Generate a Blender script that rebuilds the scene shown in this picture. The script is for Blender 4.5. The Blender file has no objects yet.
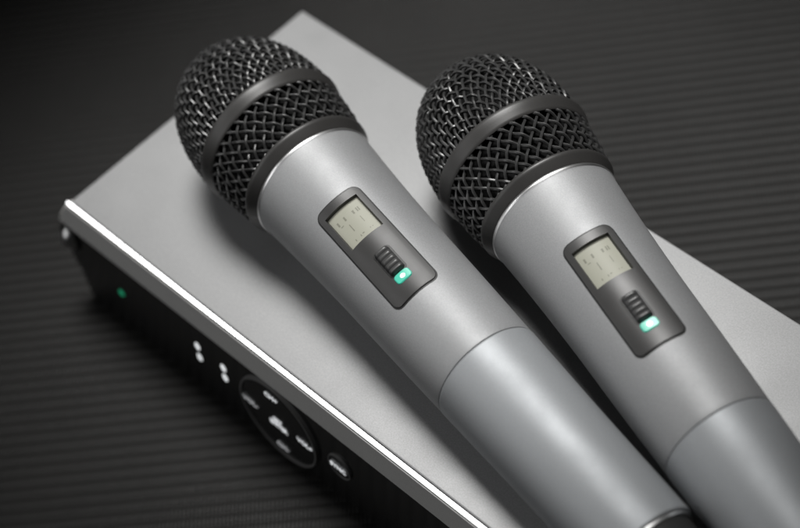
import bpy, bmesh, math, random
import numpy as np
from mathutils import Vector, Matrix, Euler

random.seed(4)
SC = bpy.context.scene
COL = SC.collection
R = math.radians

# ------------------------------------------------------------------ camera
ZG = 0.01149                      # height of the table in the solved frame; everything is lowered by it
cam_data = bpy.data.cameras.new('camera')
cam = bpy.data.objects.new('camera', cam_data)
COL.objects.link(cam)
cam.location = (0.426786622, -0.151171240, 0.542018855 - ZG)
cam.rotation_euler = (0.650464420, 0.165509102, 0.784865041)
cam_data.sensor_fit = 'HORIZONTAL'
cam_data.sensor_width = 36.0
cam_data.lens = 1900.0 / 800.0 * 36.0
cam_data.clip_start = 0.01
cam_data.clip_end = 50.0
cam_data.dof.use_dof = True
cam_data.dof.focus_distance = 0.566
cam_data.dof.aperture_fstop = 7.2
cam_data.dof.aperture_blades = 0
SC.camera = cam

# ------------------------------------------------------------------ world (dark studio)
world = bpy.data.worlds.new('World')
SC.world = world
world.use_nodes = True
bg = world.node_tree.nodes['Background']
bg.inputs['Color'].default_value = (0.9, 0.95, 1.0, 1)
bg.inputs['Strength'].default_value = 0.01


# ------------------------------------------------------------------ lamps
def area(name, loc, target, sx, sy, power, color=(1, 1, 1), spread=180, xdir=(1, 0, 0)):
    ld = bpy.data.lights.new(name, 'AREA')
    ld.shape = 'RECTANGLE'
    ld.size, ld.size_y = sx, sy
    ld.energy = power
    ld.color = color
    ld.spread = R(spread)
    o = bpy.data.objects.new(name, ld)
    COL.objects.link(o)
    o.location = loc
    z = (Vector(loc) - Vector(target)).normalized()
    x = Vector(xdir)
    x = (x - z * x.dot(z)).normalized()
    o.rotation_euler = Matrix((x, z.cross(x), z)).transposed().to_euler()
    return o


area('softbox_key', (-0.008, 0.220, 0.43), (0.078, 0.130, 0.04), 0.34, 0.35, 0.57, (1.0, 0.99, 0.97), 33)
area('softbox_strip', (-0.21, -0.295, 0.45), (0.10, 0.0, 0.05), 0.66, 0.035, 0.080, (1.0, 1.0, 1.0), 70, (0.42, -0.055, 0.10))

area('added_front_fill', (-0.05, -0.62, 0.42), (0.09, 0.0, 0.04), 0.50, 0.30, 0.16, (1.0, 1.0, 1.0), 80)  # fill light added to lift the lip, front face and table before it

SC.view_settings.view_transform = 'Standard'
SC.view_settings.look = 'None'
SC.view_settings.exposure = 0.0
SC.view_settings.gamma = 1.0
SC.view_settings.use_curve_mapping = False
SC.render.engine = 'CYCLES'
SC.cycles.use_denoising = True
SC.cycles.max_bounces = 8
SC.cycles.sample_clamp_indirect = 6.0


# ------------------------------------------------------------------ materials
def new_mat(name):
    m = bpy.data.materials.new(name)
    m.use_nodes = True
    nt = m.node_tree
    return m, nt, nt.nodes['Principled BSDF']


def noise(nt, scale, detail=3.0, rough=0.5, coord='Object', vec_scale=None):
    tc = nt.nodes.new('ShaderNodeTexCoord')
    n = nt.nodes.new('ShaderNodeTexNoise')
    n.inputs['Scale'].default_value = scale
    n.inputs['Detail'].default_value = detail
    n.inputs['Roughness'].default_value = rough
    if vec_scale:
        mp = nt.nodes.new('ShaderNodeMapping')
        mp.inputs['Scale'].default_value = vec_scale
        nt.links.new(tc.outputs[coord], mp.inputs['Vector'])
        nt.links.new(mp.outputs['Vector'], n.inputs['Vector'])
    else:
        nt.links.new(tc.outputs[coord], n.inputs['Vector'])
    return n


def ramp(nt, src, lo, hi, a=0.3, b=0.7):
    mr = nt.nodes.new('ShaderNodeMapRange')
    mr.inputs['From Min'].default_value = a
    mr.inputs['From Max'].default_value = b
    mr.inputs['To Min'].default_value = lo
    mr.inputs['To Max'].default_value = hi
    nt.links.new(src, mr.inputs['Value'])
    return mr.outputs['Result']


def mixcol(nt, fac, c1, c2):
    mx = nt.nodes.new('ShaderNodeMix')
    mx.data_type = 'RGBA'
    mx.inputs[6].default_value = (*c1, 1)
    mx.inputs[7].default_value = (*c2, 1)
    nt.links.new(fac, mx.inputs[0])
    return mx.outputs[2]


def bump(nt, src, strength, dist):
    b = nt.nodes.new('ShaderNodeBump')
    b.inputs['Strength'].default_value = strength
    b.inputs['Distance'].default_value = dist
    nt.links.new(src, b.inputs['Height'])
    return b.outputs['Normal']


def painted(name, base, metallic, rough, grain=0.0, grain_scale=2500.0, bump_s=0.0, rvar=0.04, coat=0.0, spec=0.5):
    """a finish with fine grain in colour, gloss and relief"""
    m, nt, p = new_mat(name)
    g = noise(nt, grain_scale, 2.0, 0.6)
    lo = tuple(max(0, c * (1 - grain)) for c in base)
    hi = tuple(min(1, c * (1 + grain)) for c in base)
    nt.links.new(mixcol(nt, ramp(nt, g.outputs['Fac'], 0, 1), lo, hi), p.inputs['Base Color'])
    big = noise(nt, 60.0, 4.0, 0.6)
    nt.links.new(ramp(nt, big.outputs['Fac'], rough - rvar, rough + rvar), p.inputs['Roughness'])
    p.inputs['Metallic'].default_value = metallic
    p.inputs['Coat Weight'].default_value = coat
    p.inputs['Coat Roughness'].default_value = 0.15
    p.inputs['Specular IOR Level'].default_value = spec
    if bump_s:
        nt.links.new(bump(nt, g.outputs['Fac'], bump_s, 0.0002), p.inputs['Normal'])
    return m


def emit(name, col, strength, base=(0.8, 0.8, 0.8)):
    m, nt, p = new_mat(name)
    p.inputs['Base Color'].default_value = (*base, 1)
    p.inputs['Emission Color'].default_value = (*col, 1)
    p.inputs['Emission Strength'].default_value = strength
    p.inputs['Roughness'].default_value = 0.3
    return m


M_SILVER = painted('silver_grey_paint', (0.29, 0.294, 0.30), 0.40, 0.58, 0.10, 2600, 0.06)
M_TUBE = painted('grey_tube_paint', (0.31, 0.322, 0.335), 0.40, 0.56, 0.06, 2600, 0.04)
M_CASE = painted('case_silver_paint', (0.295, 0.297, 0.30), 0.4, 0.52, 0.10, 1900, 0.10)
M_TRIM = painted('polished_edge', (0.90, 0.90, 0.90), 1.0, 0.16, 0.0, 1500, 0.0, 0.005)
M_EDGE = painted('turned_edge', (0.86, 0.86, 0.86), 1.0, 0.36, 0.02, 1500, 0.0, 0.03)
M_COLLAR = painted('black_satin_collar', (0.034, 0.033, 0.032), 0.0, 0.42, 0.08, 2500, 0.03)
M_WIRE = painted('black_enamel_wire', (0.05, 0.05, 0.05), 0.4, 0.38, 0.10, 1200, 0.0, 0.05, spec=0.8)
M_FOAM = painted('black_foam', (0.006, 0.006, 0.006), 0.0, 0.95, 0.5, 900, 0.6, spec=0.1)
M_PANEL = painted('charcoal_panel', (0.030, 0.0295, 0.029), 0.0, 0.42, 0.06, 2500, 0.03)
M_GASKET = painted('black_gasket', (0.008, 0.008, 0.008), 0.0, 0.5, 0.2, 1500)
M_SWITCH = painted('switch_plastic', (0.05, 0.05, 0.05), 0.0, 0.40, 0.08, 2500, 0.03)
M_GLOSS = painted('gloss_black_panel', (0.008, 0.008, 0.008), 0.0, 0.07, 0.1, 800, 0.0, 0.02, spec=1.0)
M_LIP = painted('dark_grey_lip', (0.60, 0.597, 0.585), 0.2, 0.50, 0.06, 2000, 0.04)
M_PAD = painted('pad_black', (0.016, 0.016, 0.016), 0.0, 0.25, 0.1, 1500)
M_PADRIM = painted('pad_rim', (0.16, 0.16, 0.158), 0.1, 0.40, 0.06, 1500)
M_RUBBER = painted('rubber', (0.012, 0.012, 0.012), 0.0, 0.7, 0.2, 900, 0.1)
M_SCREW = painted('bright_screw', (0.62, 0.62, 0.62), 1.0, 0.3, 0.04, 1500)
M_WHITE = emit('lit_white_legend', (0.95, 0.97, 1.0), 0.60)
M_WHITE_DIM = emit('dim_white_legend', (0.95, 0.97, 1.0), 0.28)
M_DOT = emit('white_lamp', (0.95, 0.98, 1.0), 0.70)
M_GREEN = emit('green_lamp', (0.02, 0.45, 0.22), 0.30, (0.02, 0.25, 0.12))
M_TEAL = emit('teal_lens', (0.06, 0.62, 0.43), 0.34, (0.06, 0.36, 0.27))
M_HOT = emit('led_chip', (0.65, 1.0, 0.88), 0.62)
M_LCD = emit('lcd_glass', (0.60, 0.60, 0.50), 0.09, (0.27, 0.27, 0.225))
M_LCDINK = emit('lcd_ink', (0.5, 0.5, 0.4), 0.065, (0.165, 0.165, 0.135))
for _m in (M_LCD, M_LCDINK):
    _m.node_tree.nodes['Principled BSDF'].inputs['Specular IOR Level'].default_value = 0.15
    _m.node_tree.nodes['Principled BSDF'].inputs['Roughness'].default_value = 0.4


def carbon_material():
    m, nt, p = new_mat('black_ribbed_vinyl')
    tc = nt.nodes.new('ShaderNodeTexCoord')
    # fine cross threads along every rib (local x runs along the ribs)
    w = nt.nodes.new('ShaderNodeTexWave')
    w.wave_type = 'BANDS'
    w.bands_direction = 'X'
    w.inputs['Scale'].default_value = 230.0
    w.inputs['Distortion'].default_value = 1.2
    w.inputs['Detail'].default_value = 2.0
    w.inputs['Detail Scale'].default_value = 4.0
    nt.links.new(tc.outputs['Object'], w.inputs['Vector'])
    n = noise(nt, 1400, 3.0, 0.6)
    ad = nt.nodes.new('ShaderNodeMath')
    ad.operation = 'MULTIPLY_ADD'
    ad.inputs[1].default_value = 0.6
    nt.links.new(n.outputs['Fac'], ad.inputs[0])
    nt.links.new(w.outputs['Fac'], ad.inputs[2])
    nt.links.new(bump(nt, ad.outputs[0], 0.35, 0.0003), p.inputs['Normal'])
    big = noise(nt, 25, 4.0, 0.6)
    nt.links.new(mixcol(nt, ramp(nt, big.outputs['Fac'], 0, 1), (0.0085, 0.0083, 0.0079), (0.011, 0.0107, 0.0102)), p.inputs['Base Color'])
    nt.links.new(ramp(nt, n.outputs['Fac'], 0.46, 0.58), p.inputs['Roughness'])
    p.inputs['Specular IOR Level'].default_value = 0.14
    return m


M_GROUND = carbon_material()


# ------------------------------------------------------------------ mesh helpers
def link_mesh(name, verts, faces, mats, parent=None, smooth=True, fmat=None, loc=None, rot=None, sharp=35):
    me = bpy.data.meshes.new(name)
    me.from_pydata([tuple(map(float, v)) for v in verts], [], [tuple(int(i) for i in f) for f in faces])
    if not isinstance(mats, (list, tuple)):
        mats = [mats]
    for m in mats:
        me.materials.append(m)
    if fmat is not None:
        me.polygons.foreach_set('material_index', fmat)
    bm = bmesh.new()
    bm.from_mesh(me)
    bmesh.ops.recalc_face_normals(bm, faces=bm.faces)
    bm.to_mesh(me)
    bm.free()
    if smooth:
        me.polygons.foreach_set('use_smooth', [True] * len(me.polygons))
        me.set_sharp_from_angle(angle=R(sharp))
    me.update()
    o = bpy.data.objects.new(name, me)
    COL.objects.link(o)
    if parent:
        o.parent = parent
    if loc is not None:
        o.location = loc
    if rot is not None:
        o.rotation_euler = rot
    return o


def empty(name, loc, rot, label, cat, group=None):
    o = bpy.data.objects.new(name, None)
    o.empty_display_size = 0.01
    COL.objects.link(o)
    o.location = loc
    o.rotation_euler = rot
    o['label'] = label
    o['category'] = cat
    if group:
        o['group'] = group
    return o


def lathe(prof, seg=96, closed=False):
    """profile [(s, r)] turned about the local X axis; phi = 0 is +Z"""
    v, f = [], []
    ring = []
    for s, r in prof:
        if r < 1e-7:
            v.append((s, 0, 0))
            ring.append([len(v) - 1])
        else:
            i0 = len(v)
            for k in range(seg):
                a = 2 * math.pi * k / seg
                v.append((s, -r * math.sin(a), r * math.cos(a)))
            ring.append(list(range(i0, i0 + seg)))
    pairs = list(zip(ring[:-1], ring[1:]))
    if closed:
        pairs.append((ring[-1], ring[0]))
    for A, B in pairs:
        if len(A) == 1 and len(B) == 1:
            continue
        for k in range(seg):
            k2 = (k + 1) % seg
            if len(A) == 1:
                f.append((A[0], B[k], B[k2]))
            elif len(B) == 1:
                f.append((A[k], A[k2], B[0]))
            else:
                f.append((A[k], A[k2], B[k2], B[k]))
    return v, f


def tube(points, rad, sides, v, f, closed=False):
    P = np.asarray(points, float)
    n = len(P)
    if n < 3:
        return
    T = np.zeros_like(P)
    T[1:-1] = P[2:] - P[:-2]
    T[0] = P[1] - P[0]
    T[-1] = P[-1] - P[-2]
    T /= np.linalg.norm(T, axis=1)[:, None] + 1e-12
    u = np.cross(T[0], [0.3, 0.5, 0.8])
    u /= np.linalg.norm(u)
    base = len(v)
    for i in range(n):
        u = u - T[i] * (u @ T[i])
        u /= np.linalg.norm(u)
        w = np.cross(T[i], u)
        for k in range(sides):
            a = 2 * math.pi * k / sides
            v.append(P[i] + rad * (math.cos(a) * u + math.sin(a) * w))
    for i in range(n - 1):
        for k in range(sides):
            k2 = (k + 1) % sides
            a = base + i * sides
            f.append((a + k, a + k2, a + sides + k2, a + sides + k))


def smoothstep(x):
    x = max(0.0, min(1.0, x))
    return x * x * (3 - 2 * x)


# ------------------------------------------------------------------ table surface
def build_ground():
    pitch, half = 0.0045, 0.9
    n = int(2 * half / pitch)
    offs = [(-0.5, 0.00076), (-0.44, 0.00081), (-0.34, 0.00094), (-0.2, 0.00106), (0.0, 0.0011), (0.2, 0.00106), (0.34, 0.00094), (0.44, 0.00081)]
    ys, zs = [], []
    for i in range(n):
        y0 = -half + (i + 0.5) * pitch
        for a, z in offs:
            ys.append(y0 + a * pitch)
            zs.append(z - 0.0011)
    v, f = [], []
    for y, z in zip(ys, zs):
        v.append((-half, y, z))
        v.append((half, y, z))
    for i in range(len(ys) - 1):
        f.append((2 * i, 2 * i + 1, 2 * i + 3, 2 * i + 2))
    o = link_mesh('table_surface', v, f, M_GROUND, loc=(0.06, 0.06, 0), rot=(0, 0, R(45.9)), sharp=60)
    o['kind'] = 'structure'
    o['label'] = 'black ribbed vinyl surface under the receiver'
    return o


build_ground()

# ------------------------------------------------------------------ receiver
H = 0.0642000 - ZG               # top of the case
D = 0.1124601
W = 0.335
TILT_K, TILT_H = 0.0052, 0.0519   # the front leans out by K over H
FACE_LEN = math.hypot(TILT_K, TILT_H)

recv = empty('wireless_receiver', (0.5 * W, 0.5 * D, 0), (0, 0, 0),
             'flat silver receiver box with glossy black front lying under both microphones', 'receiver')
RO = (-0.5 * W, -0.5 * D, 0)     # part origin: the front left corner of the case on the table


def rounded_box(name, x0, x1, y0, y1, z0, z1, bev, mat, seg=3):
    bm = bmesh.new()
    bmesh.ops.create_cube(bm, size=1)
    for q in bm.verts:
        q.co = Vector(((x0 + x1) / 2 + q.co.x * (x1 - x0), (y0 + y1) / 2 + q.co.y * (y1 - y0), (z0 + z1) / 2 + q.co.z * (z1 - z0)))
    bmesh.ops.bevel(bm, geom=list(bm.edges), offset=bev, segments=seg, profile=0.5, affect='EDGES')
    v = [tuple(q.co) for q in bm.verts]
    bm.verts.index_update()
    f = [[q.index for q in fc.verts] for fc in bm.faces]
    bm.free()
    return link_mesh(name, v, f, mat, recv, loc=RO)


rounded_box('case', 0.0, W, 0.0019, D, 0.0022, H, 0.0006, M_CASE)

# polished edge strip along the front top: a chamfer with slightly rounded faces
def build_trim():
    sec = [(0.0018, H - 0.0008), (0.00175, H - 0.00005), (0.0016, H + 0.00005), (0.00145, H),
           (0.00030, H - 0.00059), (0.0001, H - 0.00075), (0.0000, H - 0.0012), (0.0018, H - 0.0012)]
    v, f = [], []
    xs = [(-0.0018, 0.35), (-0.0014, 0.75), (-0.0006, 0.97), (0.0008, 1.0), (W * 0.5, 1.0), (W + 0.002, 1.0)]
    cy, cz = 0.0009, H - 0.0008
    for x, k in xs:
        for y, z in sec:
            v.append((x, cy + (y - cy) * k, cz + (z - cz) * k))
    n = len(sec)
    for i in range(len(xs) - 1):
        for k in range(n):
            k2 = (k + 1) % n
            f.append((i * n + k, i * n + k2, (i + 1) * n + k2, (i + 1) * n + k))
    f.append(tuple(range(n)))
    f.append(tuple(range((len(xs) - 1) * n, len(xs) * n)))
    link_mesh('edge_strip', v, f, M_TRIM, recv, loc=RO, sharp=6)


build_trim()

# front face coordinates: (x, t) with t running down the leaning face; n is the outward offset
E_T = Vector((0, -TILT_K / FACE_LEN, -TILT_H / FACE_LEN))
E_N = Vector((0, -TILT_H / FACE_LEN, TILT_K / FACE_LEN))


def fp(x, t, n=0.0):
    return Vector((x, 0, H)) + E_T * t + E_N * n


def lip_t(x):                     # lower edge of the dark grey lip, deeper at the left
    return 0.0138 + 0.0012 * max(0.0, min(1.0, (0.172 - x) / 0.165))


def left_edge(t):                 # the front panel bulges out past the case at its left end
    pts = [(0.0, -0.0005), (0.004, -0.0035), (0.010, -0.0078), (0.017, -0.0115), (0.025, -0.0130), (0.033, -0.0100),
           (0.041, -0.0066), (0.052, -0.0055)]
    return float(np.interp(t, [p[0] for p in pts], [p[1] for p in pts]))


def face_sheet(name, t0, t1, nout, depth, mat, rows=14, bev=0.0006):
    """a slab of the front panel; t0 / t1 are functions of x or constants"""
    ft0 = t0 if callable(t0) else (lambda x: t0)
    ft1 = t1 if callable(t1) else (lambda x: t1)
    xs_rel = [0.0, 0.01, 0.03, 0.06, 0.1, 0.15, 0.2, 0.25, 0.3, 0.4, 0.5, 0.7, 1.0]
    v, f = [], []

    def grid(inset, n):
        i0 = len(v)
        for xr in xs_rel:
            for j in range(rows + 1):
                u = j / rows
                x = xr * W + 0.002 * xr
                a, b = ft0(x) + inset, ft1(x) - inset
                t = a + (b - a) * u
                xl = left_edge(t) + inset
                xx = xl + (W + 0.004 - inset - xl) * xr
                v.append(fp(xx, t, n))
        return i0

    nx, ny = len(xs_rel), rows + 1
    g0 = grid(bev, nout)
    for i in range(nx - 1):
        for j in range(rows):
            f.append((g0 + i * ny + j, g0 + (i + 1) * ny + j, g0 + (i + 1) * ny + j + 1, g0 + i * ny + j + 1))

    def loop(g):
        return [g + i * ny for i in range(nx)] + [g + (nx - 1) * ny + j for j in range(1, ny)] + \
               [g + i * ny + ny - 1 for i in range(nx - 2, -1, -1)] + [g + j for j in range(ny - 2, 0, -1)]

    g1 = grid(0.0, nout - bev)
    g2 = grid(0.0, nout - depth)
    L = [loop(g) for g in (g0, g1, g2)]
    for A, B in zip(L[:-1], L[1:]):
        for k in range(len(A)):
            k2 = (k + 1) % len(A)
            f.append((A[k], A[k2], B[k2], B[k]))
    f.append(tuple(L[-1]))
    # drop the unused inner vertices of the lower grids
    used = sorted({i for q in f for i in q})
    mp = {o: i for i, o in enumerate(used)}
    return link_mesh(name, [v[i] for i in used], [[mp[i] for i in q] for q in f], mat, recv, loc=RO, sharp=30)


face_sheet('front_lip', 0.0010, lip_t, 0.0001, 0.0030, M_LIP)
face_sheet('front_panel', lambda x: lip_t(x) - 0.0006, 0.0520, -0.0008, 0.0020, M_GLOSS)


def face_disc(name, x, t, rx, ry, n0, n1, mat, parent=recv, seg=56, dome=0.0, bev=0.0004):
    n0, n1 = n0 - 0.0012, n1 - 0.0012
    v, f = [], []
    loops = [(1.0, n0), (1.0, n1 - bev), (1.0 - bev * 0.3 / rx, n1 - bev * 0.3), (1.0 - bev / rx, n1)]
    for k in (0.75, 0.5, 0.25):
        loops.append((k, n1 + dome * (1 - k * k)))
    for k, n in loops:
        for i in range(seg):
            a = 2 * math.pi * i / seg
            v.append(fp(x + rx * k * math.cos(a), t + ry * k * math.sin(a), n))
    v.append(fp(x, t, n1 + dome))
    for l in range(len(loops) - 1):
        for i in range(seg):
            j = (i + 1) % seg
            f.append((l * seg + i, l * seg + j, (l + 1) * seg + j, (l + 1) * seg + i))
    b = (len(loops) - 1) * seg
    for i in range(seg):
        f.append((b + i, b + (i + 1) % seg, len(v) - 1))
    f.append(tuple(range(seg)))
    return link_mesh(name, v, f, mat, parent, loc=RO if parent is recv else None)


def face_ring(name, x, t, r, w, n0, n1, mat, parent):
    n0, n1 = n0 - 0.0012, n1 - 0.0012
    v, f = [], []
    seg = 72
    sec = [(r - w, n0), (r - w * 0.75, n1), (r - w * 0.25, n1), (r, n0)]
    for i in range(seg):
        a = 2 * math.pi * i / seg
        for rr, n in sec:
            tt = t + rr * math.sin(a)
            v.append(fp(x + rr * math.cos(a), tt, n))
    for i in range(seg):
        j = (i + 1) % seg
        for k in range(3):
            f.append((i * 4 + k, i * 4 + k + 1, j * 4 + k + 1, j * 4 + k))
    return link_mesh(name, v, f, mat, parent)


def text_mesh(name, lines, x, t, size, n, mat, parent, width=None, spacing=1.0):
    """raised printed lettering on the face, centred at (x, t)"""
    cu = bpy.data.curves.new(name, 'FONT')
    cu.body = '\n'.join(lines)
    cu.align_x = 'CENTER'
    cu.align_y = 'CENTER'
    cu.size = size
    cu.space_line = 0.85
    cu.offset = size * 0.018
    cu.extrude = 0.00006
    tmp = bpy.data.objects.new(name, cu)
    COL.objects.link(tmp)
    bpy.context.view_layer.update()
    me = bpy.data.meshes.new_from_object(tmp.evaluated_get(bpy.context.evaluated_depsgraph_get()))
    bpy.data.objects.remove(tmp)
    bpy.data.curves.remove(cu)
    xsv = [q.co.x for q in me.vertices]
    k = 1.0
    if width:
        k = width / (max(xsv) - min(xsv))
    for q in me.vertices:
        q.co = fp(x + q.co.x * k, t - q.co.y, n - 0.0011 + q.co.z)
    me.name = name
    me.materials.clear()
    me.materials.append(mat)
    o = bpy.data.objects.new(name, me)
    COL.objects.link(o)
    o.parent = parent
    if parent is recv:
        o.location = RO
    return o


# control pad with its five legends
PX, PT = 0.1016, 0.0334
pad = face_disc('control_pad', PX, PT, 0.0180, 0.0180, 0.0, 0.0013, M_PAD, dome=0.0002)
face_ring('pad_rim', PX, PT, 0.0186, 0.0011, 0.0003, 0.0017, M_PADRIM, pad)
text_mesh('legend', ['CH+'], 0.1011, 0.0203, 0.0030, 0.00155, M_WHITE, pad, 0.0062)
text_mesh('legend', ['CH-'], 0.1016, 0.0466, 0.0030, 0.00155, M_WHITE_DIM, pad, 0.0058)
text_mesh('legend', ['VOL-'], 0.0882, 0.0336, 0.0029, 0.00155, M_WHITE_DIM, pad, 0.0074)
text_mesh('legend', ['VOL+'], 0.1149, 0.0333, 0.0029, 0.00155, M_WHITE, pad, 0.0074)
text_mesh('legend', ['SET', 'ENTER'], 0.1018, 0.0338, 0.0031, 0.00155, M_WHITE, pad, 0.0084)

sync = face_disc('sync_button', 0.1308, 0.0314, 0.0050, 0.0050, 0.0, 0.0010, M_PAD)
face_ring('button_rim', 0.1308, 0.0314, 0.0053, 0.0006, 0.0003, 0.0012, M_PADRIM, sync)
text_mesh('legend', ['SYNC'], 0.1305, 0.0318, 0.0030, 0.00125, M_WHITE, sync, 0.0072)

# two pairs of white lamps, the green power lamp, the screw in the rounded end
for x, ts in ((0.0610, (0.0279, 0.0341)), (0.0742, (0.0286, 0.0342))):
    for t in ts:
        face_disc('indicator_light', x - (0.0004 if t > 0.03 else 0), t, 0.0013, 0.0019, 0.0, 0.0006, M_DOT, seg=20, dome=0.0001, bev=0.0002)
face_disc('power_light', 0.0185, 0.0330, 0.0015, 0.0015, 0.0, 0.0007, M_GREEN, seg=20, dome=0.0003, bev=0.0002)
scr = face_disc('corner_screw', -0.0068, 0.0222, 0.0038, 0.0052, 0.0, 0.0014, M_SCREW, seg=36, dome=0.0028)
face_ring('screw_recess', -0.0068, 0.0222, 0.0054, 0.0009, 0.0003, 0.0012, M_GASKET, scr)

for fx in (0.02, W - 0.02):
    for fy in (0.016, D - 0.016):
        v, f = [], []
        for r, z in ((0.0, -0.0002), (0.0065, -0.0002), (0.0070, 0.0004), (0.0070, 0.0024), (0.0, 0.0024)):
            for i in range(24):
                a = 2 * math.pi * i / 24
                v.append((fx + r * math.cos(a), fy + r * math.sin(a), z))
        for l in range(4):
            for i in range(24):
                j = (i + 1) % 24
                f.append((l * 24 + i, l * 24 + j, (l + 1) * 24 + j, (l + 1) * 24 + i))
        link_mesh('rubber_foot', v, f, M_RUBBER, recv, loc=RO)

# ------------------------------------------------------------------ microphones
S_BU, S_BL, S_CT = -0.0257, -0.0215, -0.0040
S_SEAM, S_END = 0.0912, 0.16417
R_BAND = 0.0265
BODY = [(0.0000, 0.02130), (0.0100, 0.02055), (0.0200, 0.01990), (0.0400, 0.01900), (0.0600, 0.01855), (0.0800, 0.01800),
        (0.0912, 0.01760), (0.1240, 0.01655), (0.1450, 0.01610), (0.16417, 0.01567)]


def body_r(s):
    return float(np.interp(s, [b[0] for b in BODY], [b[1] for b in BODY]))


def smooth_profile(s0, s1, n):
    """body radius with the knots rounded off"""
    out = []
    for i in range(n + 1):
        s = s0 + (s1 - s0) * i / n
        w = 0.006
        out.append((s, sum(body_r(min(max(s + d * w, 0), S_END)) for d in (-1, -.5, 0, .5, 1)) / 5 if 0.006 < s < S_END - 0.006 else body_r(s)))
    return out


# dome: cloth grid wrapped over a superellipse
D_R, D_H, D_N = 0.0254, 0.0370, 2.40


def dome_profile():
    pts = []
    for i in range(401):
        a = (math.pi / 2) * i / 400
        pts.append((S_BU - D_H * math.cos(a) ** (2 / D_N), D_R * max(0.0, math.sin(a)) ** (2 / D_N)))
    pts = np.array(pts)
    L = np.concatenate([[0], np.cumsum(np.linalg.norm(np.diff(pts, axis=0), axis=1))])
    return pts, L


DP, DL = dome_profile()


def dome_point(u, v, off):
    rho = math.hypot(u, v)
    phi = math.atan2(v, u)
    t = min(rho, DL[-1])
    s = np.interp(t, DL, DP[:, 0])
    r = np.interp(t, DL, DP[:, 1])
    e = 0.0006
    ds = np.interp(min(t + e, DL[-1]), DL, DP[:, 0]) - np.interp(max(t - e, 0), DL, DP[:, 0])
    dr = np.interp(min(t + e, DL[-1]), DL, DP[:, 1]) - np.interp(max(t - e, 0), DL, DP[:, 1])
    q = math.hypot(ds, dr) + 1e-12
    ns, nr = -dr / q, ds / q
    s, r = s + ns * off, r + nr * off
    return (s, -r * math.sin(phi), r * math.cos(phi))


def build_dome_mesh():
    v, f = [], []
    p, wr, amp = 0.00315, 0.00046, 0.00044
    Rm = DL[-1] + 0.0006
    n = int(Rm / p)
    ca, sa = math.cos(0.62), math.sin(0.62)
    for fam in (0, 1):
        for i in range(-n, n + 1):
            c = i * p
            if abs(c) >= Rm:
                continue
            c += random.gauss(0, 0.00010)
            half = math.sqrt(max(1e-8, Rm * Rm - c * c))
            bow = random.gauss(0, 0.00012)
            m = max(4, int(2 * half / p * 6))
            pts = []
            for k in range(m + 1):
                a = -half + 2 * half * k / m
                off = amp * math.cos(math.pi * (a / p + i)) * (1 if fam == 0 else -1)
                cc = c + bow * math.sin(a / 0.009 + i)
                u, w = (a, cc) if fam == 0 else (cc, a)
                pts.append(dome_point(u * ca - w * sa, u * sa + w * ca, off))
            tube(pts, wr, 6, v, f)
    return v, f


def sleeve_r(s):
    t = (s - S_BL) / (S_CT - S_BL)
    return 0.0245 + (0.0221 - 0.0245) * t + 0.0003 * math.sin(math.pi * t)


def build_sleeve_mesh():
    v, f = [], []
    N, wr, amp = 37, 0.00048, 0.00044
    s0, s1 = S_BL - 0.001, S_CT + 0.001
    rows = 8.5
    kap = rows * math.pi / (N * (s1 - s0))
    for fam in (0, 1):
        sg = 1 if fam == 0 else -1
        for i in range(N):
            pts = []
            m = 64
            jit, bow = random.gauss(0, 0.006), random.gauss(0, 0.006)
            for k in range(m + 1):
                s = s0 + (s1 - s0) * k / m
                ph = 2 * math.pi * i / N + sg * kap * (s - s0) + jit + bow * math.sin((s - s0) * 300 + i)
                r = sleeve_r(s) + sg * amp * math.cos(N * kap * (s - s0))
                pts.append((s, -r * math.sin(ph), r * math.cos(ph)))
            tube(pts, wr, 6, v, f)
    return v, f


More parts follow.
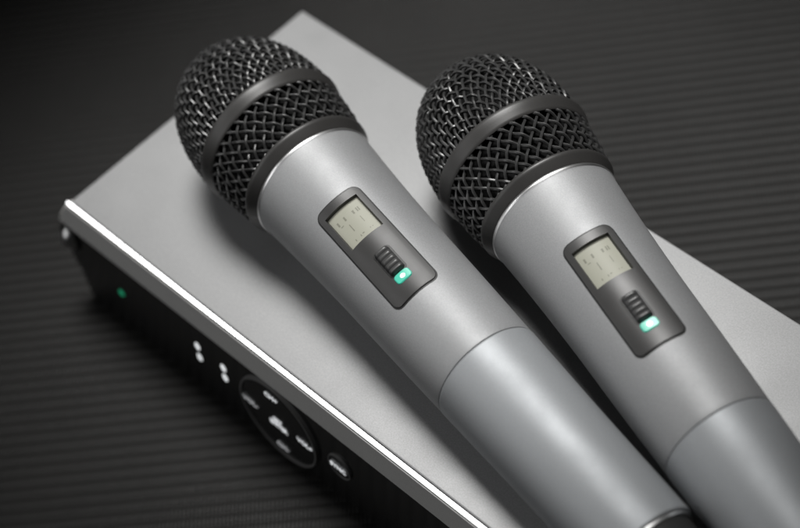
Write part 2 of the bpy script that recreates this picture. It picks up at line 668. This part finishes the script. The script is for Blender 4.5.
def curved_plate(s0, s1, hw_fn, top, bot, bev, hole=None, rows_extra=(), ncol=6, hole_depth=0.0009):
    """plate that follows the round handle: rows in s, columns across in angle; optional rectangular window"""
    ss = sorted(set([round(x, 7) for x in list(np.linspace(s0, s1, 22)) + list(rows_extra) +
                     [s0 + d for d in (0.0002, 0.0005, 0.0009, 0.0014, 0.002, 0.0027)] + [s1 - d for d in (0.0002, 0.0005, 0.0009, 0.0014, 0.002, 0.0027)] +
                     ([hole[0], hole[1]] if hole else [])]))
    ss = [s for s in ss if s0 - 1e-9 <= s <= s1 + 1e-9]
    hwl = hole[2] if hole else None

    def cols(s, inset):
        w = max(0.0002, hw_fn(s) - inset)
        if hole:
            h = min(hwl, w * 0.8)
            return list(np.linspace(-w, -h, ncol // 2 + 1)) + list(np.linspace(-h, h, ncol + 1))[1:-1] + list(np.linspace(h, w, ncol // 2 + 1))
        return list(np.linspace(-w, w, 2 * ncol + 1))

    v, f = [], []

    def P(s, w, off):
        ph = w / body_r(s)
        r = body_r(s) + off
        return (s, -r * math.sin(ph), r * math.cos(ph))

    def sheet(inset, off):
        i0 = len(v)
        for s in ss:
            se = min(max(s, s0 + inset), s1 - inset)
            for w in cols(s, inset):
                v.append(P(se, w, off))
        return i0

    nc = len(cols(ss[3], 0))
    nr = len(ss)
    g0 = sheet(bev, top)
    hrows, hcols = (), ()
    if hole:
        hrows = [i for i in range(nr) if hole[0] - 1e-9 <= ss[i] <= hole[1] + 1e-9]
        hc0, hc1 = ncol // 2, ncol // 2 + ncol
    for i in range(nr - 1):
        for j in range(nc - 1):
            if hole and i in hrows and i + 1 in hrows and hc0 <= j < hc1:
                continue
            f.append((g0 + i * nc + j, g0 + i * nc + j + 1, g0 + (i + 1) * nc + j + 1, g0 + (i + 1) * nc + j))

    def loop(g):
        return [g + j for j in range(nc)] + [g + i * nc + nc - 1 for i in range(1, nr)] + \
               [g + (nr - 1) * nc + j for j in range(nc - 2, -1, -1)] + [g + i * nc for i in range(nr - 2, 0, -1)]
    g1 = sheet(0, top - bev)
    g2 = sheet(0, bot)
    for A, B in ((g0, g1), (g1, g2)):
        a, b = loop(A), loop(B)
        for k in range(len(a)):
            k2 = (k + 1) % len(a)
            f.append((a[k], a[k2], b[k2], b[k]))
    if hole:
        i0, i1 = hrows[0], hrows[-1]
        lp = [(i0, j) for j in range(hc0, hc1 + 1)] + [(i, hc1) for i in range(i0 + 1, i1 + 1)] + \
             [(i1, j) for j in range(hc1 - 1, hc0 - 1, -1)] + [(i, hc0) for i in range(i1 - 1, i0, -1)]
        b0 = len(v)
        for (i, j) in lp:
            w = cols(ss[i], bev)[j]
            v.append(P(ss[i], w, top - hole_depth))
        for k in range(len(lp)):
            k2 = (k + 1) % len(lp)
            a, b = lp[k], lp[k2]
            f.append((g0 + a[0] * nc + a[1], g0 + b[0] * nc + b[1], b0 + k2, b0 + k))
    used = sorted({i for q in f for i in q})
    mp = {o: i for i, o in enumerate(used)}
    return [v[i] for i in used], [[mp[i] for i in q] for q in f]


def round_hw(s0, s1, hw, rc):
    def fn(s):
        d = min(s - s0, s1 - s)
        if d >= rc:
            return hw
        d = max(d, 0)
        return hw - rc + math.sqrt(max(0, rc * rc - (rc - d) ** 2))
    return fn


def on_body(s, w, off):
    ph = w / body_r(s)
    r = body_r(s) + off
    return (s, -r * math.sin(ph), r * math.cos(ph))


PS0, PS1, PHW = 0.0230, 0.0656, 0.0081
LS0, LS1, LHW = 0.0261, 0.0402, 0.0061


def lcd_ink(v, f, fm):
    """faint liquid crystal segments lying on the glass"""
    def q(s0, s1, w0, w1):
        i = len(v)
        for s, w in ((s0, w0), (s0, w1), (s1, w1), (s1, w0)):
            v.append(on_body(s, w, -0.00094))
        f.append((i, i + 1, i + 2, i + 3))
        fm.append(1)
    # phi grows towards the left of the display as read from the tail end
    rnd = random.Random(11)
    w = 0.0046
    while w > -0.0044:                                   # top line of small text, uneven characters
        cw = rnd.choice((0.0004, 0.0006, 0.0008))
        if rnd.random() > 0.25:
            q(0.0291 + rnd.choice((0, 0, 0.0004)), 0.0306, w, w - cw)
            if rnd.random() > 0.5:
                q(0.0293, 0.0295, w + 0.0001, w - cw - 0.0001)
        w -= cw + rnd.choice((0.0003, 0.0004, 0.0009))
    q(0.0324, 0.0352, 0.0018, 0.0015)                    # thin strokes of the large figures
    q(0.0324, 0.0349, -0.0027, -0.0029)
    q(0.0312, 0.0314, 0.0042, 0.0031)
    w = 0.0034
    while w > -0.0042:                                   # bottom line
        cw = rnd.choice((0.0003, 0.0007, 0.0011))
        if rnd.random() > 0.3:
            q(0.0376, 0.0376 + rnd.choice((0.0003, 0.0007)), w, w - cw)
        w -= cw + 0.0006


def build_mic_meshes():
    parts = []                                           # (name, verts, faces, materials, face material, parent name)

    # silver upper shell with a bright turned front edge
    prof = [(0.0004, 0.0190), (-0.0005, 0.0203), (-0.00075, 0.02095), (-0.0007, 0.02125), (-0.00045, 0.02147), (-0.00005, 0.02158), (0.0003, 0.02153), (0.0006, 0.02135), (0.0011, 0.02123)]
    prof += smooth_profile(0.0018, S_SEAM - 0.0006, 60)
    prof += [(S_SEAM - 0.00018, body_r(S_SEAM) - 0.00006), (S_SEAM - 0.00008, body_r(S_SEAM) - 0.0004)]
    v, f = lathe(prof, 128)
    fm = []
    for i in range(len(prof) - 1):
        fm += [1 if 1 <= i <= 6 else 0] * 128
    keep = []
    for q in f:
        c = np.mean([v[i] for i in q], axis=0)
        w = abs(math.atan2(-c[1], c[2])) * body_r(max(0, c[0]))
        keep.append(not (PS0 + 0.0012 < c[0] < 0.0440 and w < PHW - 0.0010))
    fm = [m for m, k in zip(fm, keep) if k]
    f = [q for q, k in zip(f, keep) if k]
    parts.append(('body_shell', v, f, [M_SILVER, M_EDGE], fm, None))

    # battery tube
    rs = body_r(S_SEAM)
    prof = [(S_SEAM - 0.0010, rs - 0.0007), (S_SEAM + 0.00006, rs - 0.0005), (S_SEAM + 0.00012, rs - 0.00012), (S_SEAM + 0.0003, rs + 0.00006), (S_SEAM + 0.0006, rs + 0.00012)]
    prof += [(a, r + 0.00012 * (1 - k / 44)) for k, (a, r) in enumerate(smooth_profile(S_SEAM + 0.0012, S_END - 0.0004, 44))]
    prof += [(S_END, body_r(S_END) - 0.0004), (S_END + 0.0001, body_r(S_END) - 0.0012)]
    v, f = lathe(prof, 128)
    parts.append(('battery_tube', v, f, [M_TUBE], None, None))

    # tail: bright thin edge and black cap
    re = body_r(S_END)
    prof = [(S_END - 0.0004, re - 0.0014), (S_END + 0.0002, re - 0.0008), (S_END + 0.0009, re - 0.0009), (S_END + 0.0012, re - 0.0016)]
    v, f = lathe(prof, 96)
    parts.append(('tail_ring', v, f, [M_EDGE], None, None))
    prof = [(S_END + 0.0002, re - 0.0016), (S_END + 0.0024, re - 0.0018), (S_END + 0.0150, re - 0.0026), (S_END + 0.0220, re - 0.0036),
            (S_END + 0.0250, re - 0.0056), (S_END + 0.0260, re - 0.0085), (S_END + 0.0262, 0.0)]
    v, f = lathe(prof, 96)
    parts.append(('tail_cap', v, f, [M_RUBBER], None, None))

    # black collar below the lower mesh
    prof = [(-0.0002, 0.0198), (-0.0006, 0.02085), (-0.0009, 0.02130), (-0.0013, 0.02158), (-0.0034, 0.02285), (-0.0040, 0.02318),
            (-0.0046, 0.02322), (-0.0050, 0.02300), (-0.0051, 0.02260), (-0.0048, 0.0214)]
    v, f = lathe(prof, 128)
    parts.append(('collar', v, f, [M_COLLAR], None, None))

    # band round the widest part of the head
    prof = [(S_BL + 0.0004, 0.0243), (S_BL + 0.0005, 0.0250), (S_BL + 0.0002, 0.02530), (S_BL - 0.0005, 0.02555), (S_BL - 0.0020, 0.02600),
            (S_BU + 0.0010, 0.02640), (S_BU + 0.0002, 0.02650), (S_BU - 0.0004, 0.02632), (S_BU - 0.0007, 0.02590), (S_BU - 0.0006, 0.0245)]
    v, f = lathe(prof, 128, closed=True)
    parts.append(('head_band', v, f, [M_COLLAR], None, None))

    v, f = build_dome_mesh()
    parts.append(('mesh_dome', v, f, [M_WIRE], None, None))
    v, f = build_sleeve_mesh()
    parts.append(('mesh_sleeve', v, f, [M_WIRE], None, None))

    # dark foam behind the wires
    prof = [(s + 0.0022, max(0.0, r - 0.0019) if i else 0.0) for i, (s, r) in enumerate(DP[::10])]
    prof = [(S_BU - D_H + 0.0022, 0.0)] + [q for q in prof[1:] if q[1] > 0.001]
    prof += [(s, sleeve_r(s) - 0.0019) for s in np.linspace(S_BL, S_CT, 8)]
    prof += [(-0.001, 0.0195)]
    v, f = lathe(prof, 64)
    parts.append(('foam_liner', v, f, [M_FOAM], None, None))

    # control panel
    hw = round_hw(PS0, PS1, PHW, 0.0026)
    hwg = round_hw(PS0 - 0.00045, PS1 + 0.00045, PHW + 0.00045, 0.0029)
    v, f = curved_plate(PS0 - 0.00045, PS1 + 0.00045, hwg, 0.00010, -0.0008, 0.00005, hole=(LS0 - 0.0002, LS1 + 0.0002, LHW + 0.0002), hole_depth=0.0016)
    parts.append(('panel_gasket', v, f, [M_GASKET], None, 'control_panel'))
    v, f = curved_plate(PS0, PS1, hw, 0.00048, -0.0006, 0.00022, hole=(LS0, LS1, LHW), hole_depth=0.0020)
    parts.append(('control_panel', v, f, [M_PANEL], None, None))
    # display glass at the bottom of its window
    v, f = [], []
    ns, nw = 8, 10
    for i in range(ns + 1):
        for j in range(nw + 1):
            v.append(on_body(LS0 - 0.0002 + (LS1 - LS0 + 0.0004) * i / ns, (LHW + 0.0002) * (2 * j / nw - 1), -0.00100))
    for i in range(ns):
        for j in range(nw):
            f.append((i * (nw + 1) + j, i * (nw + 1) + j + 1, (i + 1) * (nw + 1) + j + 1, (i + 1) * (nw + 1) + j))
    fm = [0] * len(f)
    lcd_ink(v, f, fm)
    parts.append(('display', v, f, [M_LCD, M_LCDINK], fm, 'control_panel'))

    # ribbed slide switch in a dark slot
    v, f = curved_plate(0.0468, 0.0573, round_hw(0.0468, 0.0573, 0.0030, 0.0012), 0.00056, 0.0, 0.00006)
    parts.append(('switch_slot', v, f, [M_GASKET], None, 'control_panel'))
    ss = np.linspace(0.0472, 0.0569, 100)
    fnw = round_hw(0.0472, 0.0569, 0.00255, 0.0009)
    v, f = [], []
    nw = 12
    for s in ss:
        t = (s - 0.0472) / 0.0097
        rib = abs(math.sin(math.pi * 5 * t)) ** 0.7
        endf = min(1.0, t / 0.06, (1 - t) / 0.06) ** 0.5
        hgt = (0.00085 + 0.00055 * rib) * endf + 0.0004
        w = fnw(s)
        for j in range(nw + 1):
            x = 2 * j / nw - 1
            e = (1 - abs(x) ** 6)
            v.append(on_body(s, w * x, 0.0004 + (hgt - 0.0) * e))
    for i in range(len(ss) - 1):
        for j in range(nw):
            f.append((i * (nw + 1) + j, i * (nw + 1) + j + 1, (i + 1) * (nw + 1) + j + 1, (i + 1) * (nw + 1) + j))
    parts.append(('slide_switch', v, f, [M_SWITCH], None, 'control_panel'))

    # teal status light behind the switch
    v, f = curved_plate(0.0571, 0.0604, round_hw(0.0571, 0.0604, 0.00262, 0.0011), 0.00085, 0.0, 0.00025, ncol=6)
    fm = [0] * len(f)
    i0 = len(v)
    for k in range(16):
        a = 2 * math.pi * k / 16
        v.append(on_body(0.0588 + 0.00075 * math.sin(a), 0.00085 * math.cos(a), 0.00093))
    f.append(tuple(range(i0, i0 + 16)))
    fm.append(1)
    parts.append(('status_light', v, f, [M_TEAL, M_HOT], fm, 'control_panel'))
    return parts


MIC_PARTS = build_mic_meshes()
BASE_S = S_BU


def make_mic(x, y, yaw, roll, label):
    sp = (body_r(S_END) - R_BAND) / (S_END - S_BU)      # head band and tail both rest on the case
    pitch = -math.asin(sp)
    axis = Vector((math.cos(yaw) * math.cos(pitch), math.sin(yaw) * math.cos(pitch), sp))
    P0 = Vector((x, y, H + R_BAND + sp * (0 - S_BU)))
    rot = Euler((roll, pitch, yaw), 'XYZ')
    base = P0 + axis * S_BU
    root_loc = Vector((base.x, base.y, H))
    root = empty('wireless_microphone', root_loc, rot, label, 'microphone', 'wireless microphones lying on the receiver')
    off = rot.to_matrix().transposed() @ (P0 - root_loc)
    return root, off


mic, off = make_mic(0.0821950, 0.0483324, -0.1751145, R(13.6),
                    'silver handheld microphone with black mesh head nearest the receiver front buttons')
made = {}
for name, v, f, mats, fm, par in sorted(MIC_PARTS, key=lambda q: q[5] is not None):
    o = link_mesh(name, v, f, mats, made[par] if par else mic, fmat=fm, loc=off if not par else None)
    made[name] = o

mic2, off2 = make_mic(0.1516522, 0.0849436, -0.3138232, R(6.2),
                      'silver handheld microphone with black mesh head crossing the rear edge of the receiver')
new = {}
for name, o in made.items():
    if o.parent is mic:
        c = o.copy()
        COL.objects.link(c)
        c.parent = mic2
        c.location = off2
        new[o] = c
for name, o in made.items():
    if o.parent is not mic:
        c = o.copy()
        COL.objects.link(c)
        c.parent = new[o.parent]
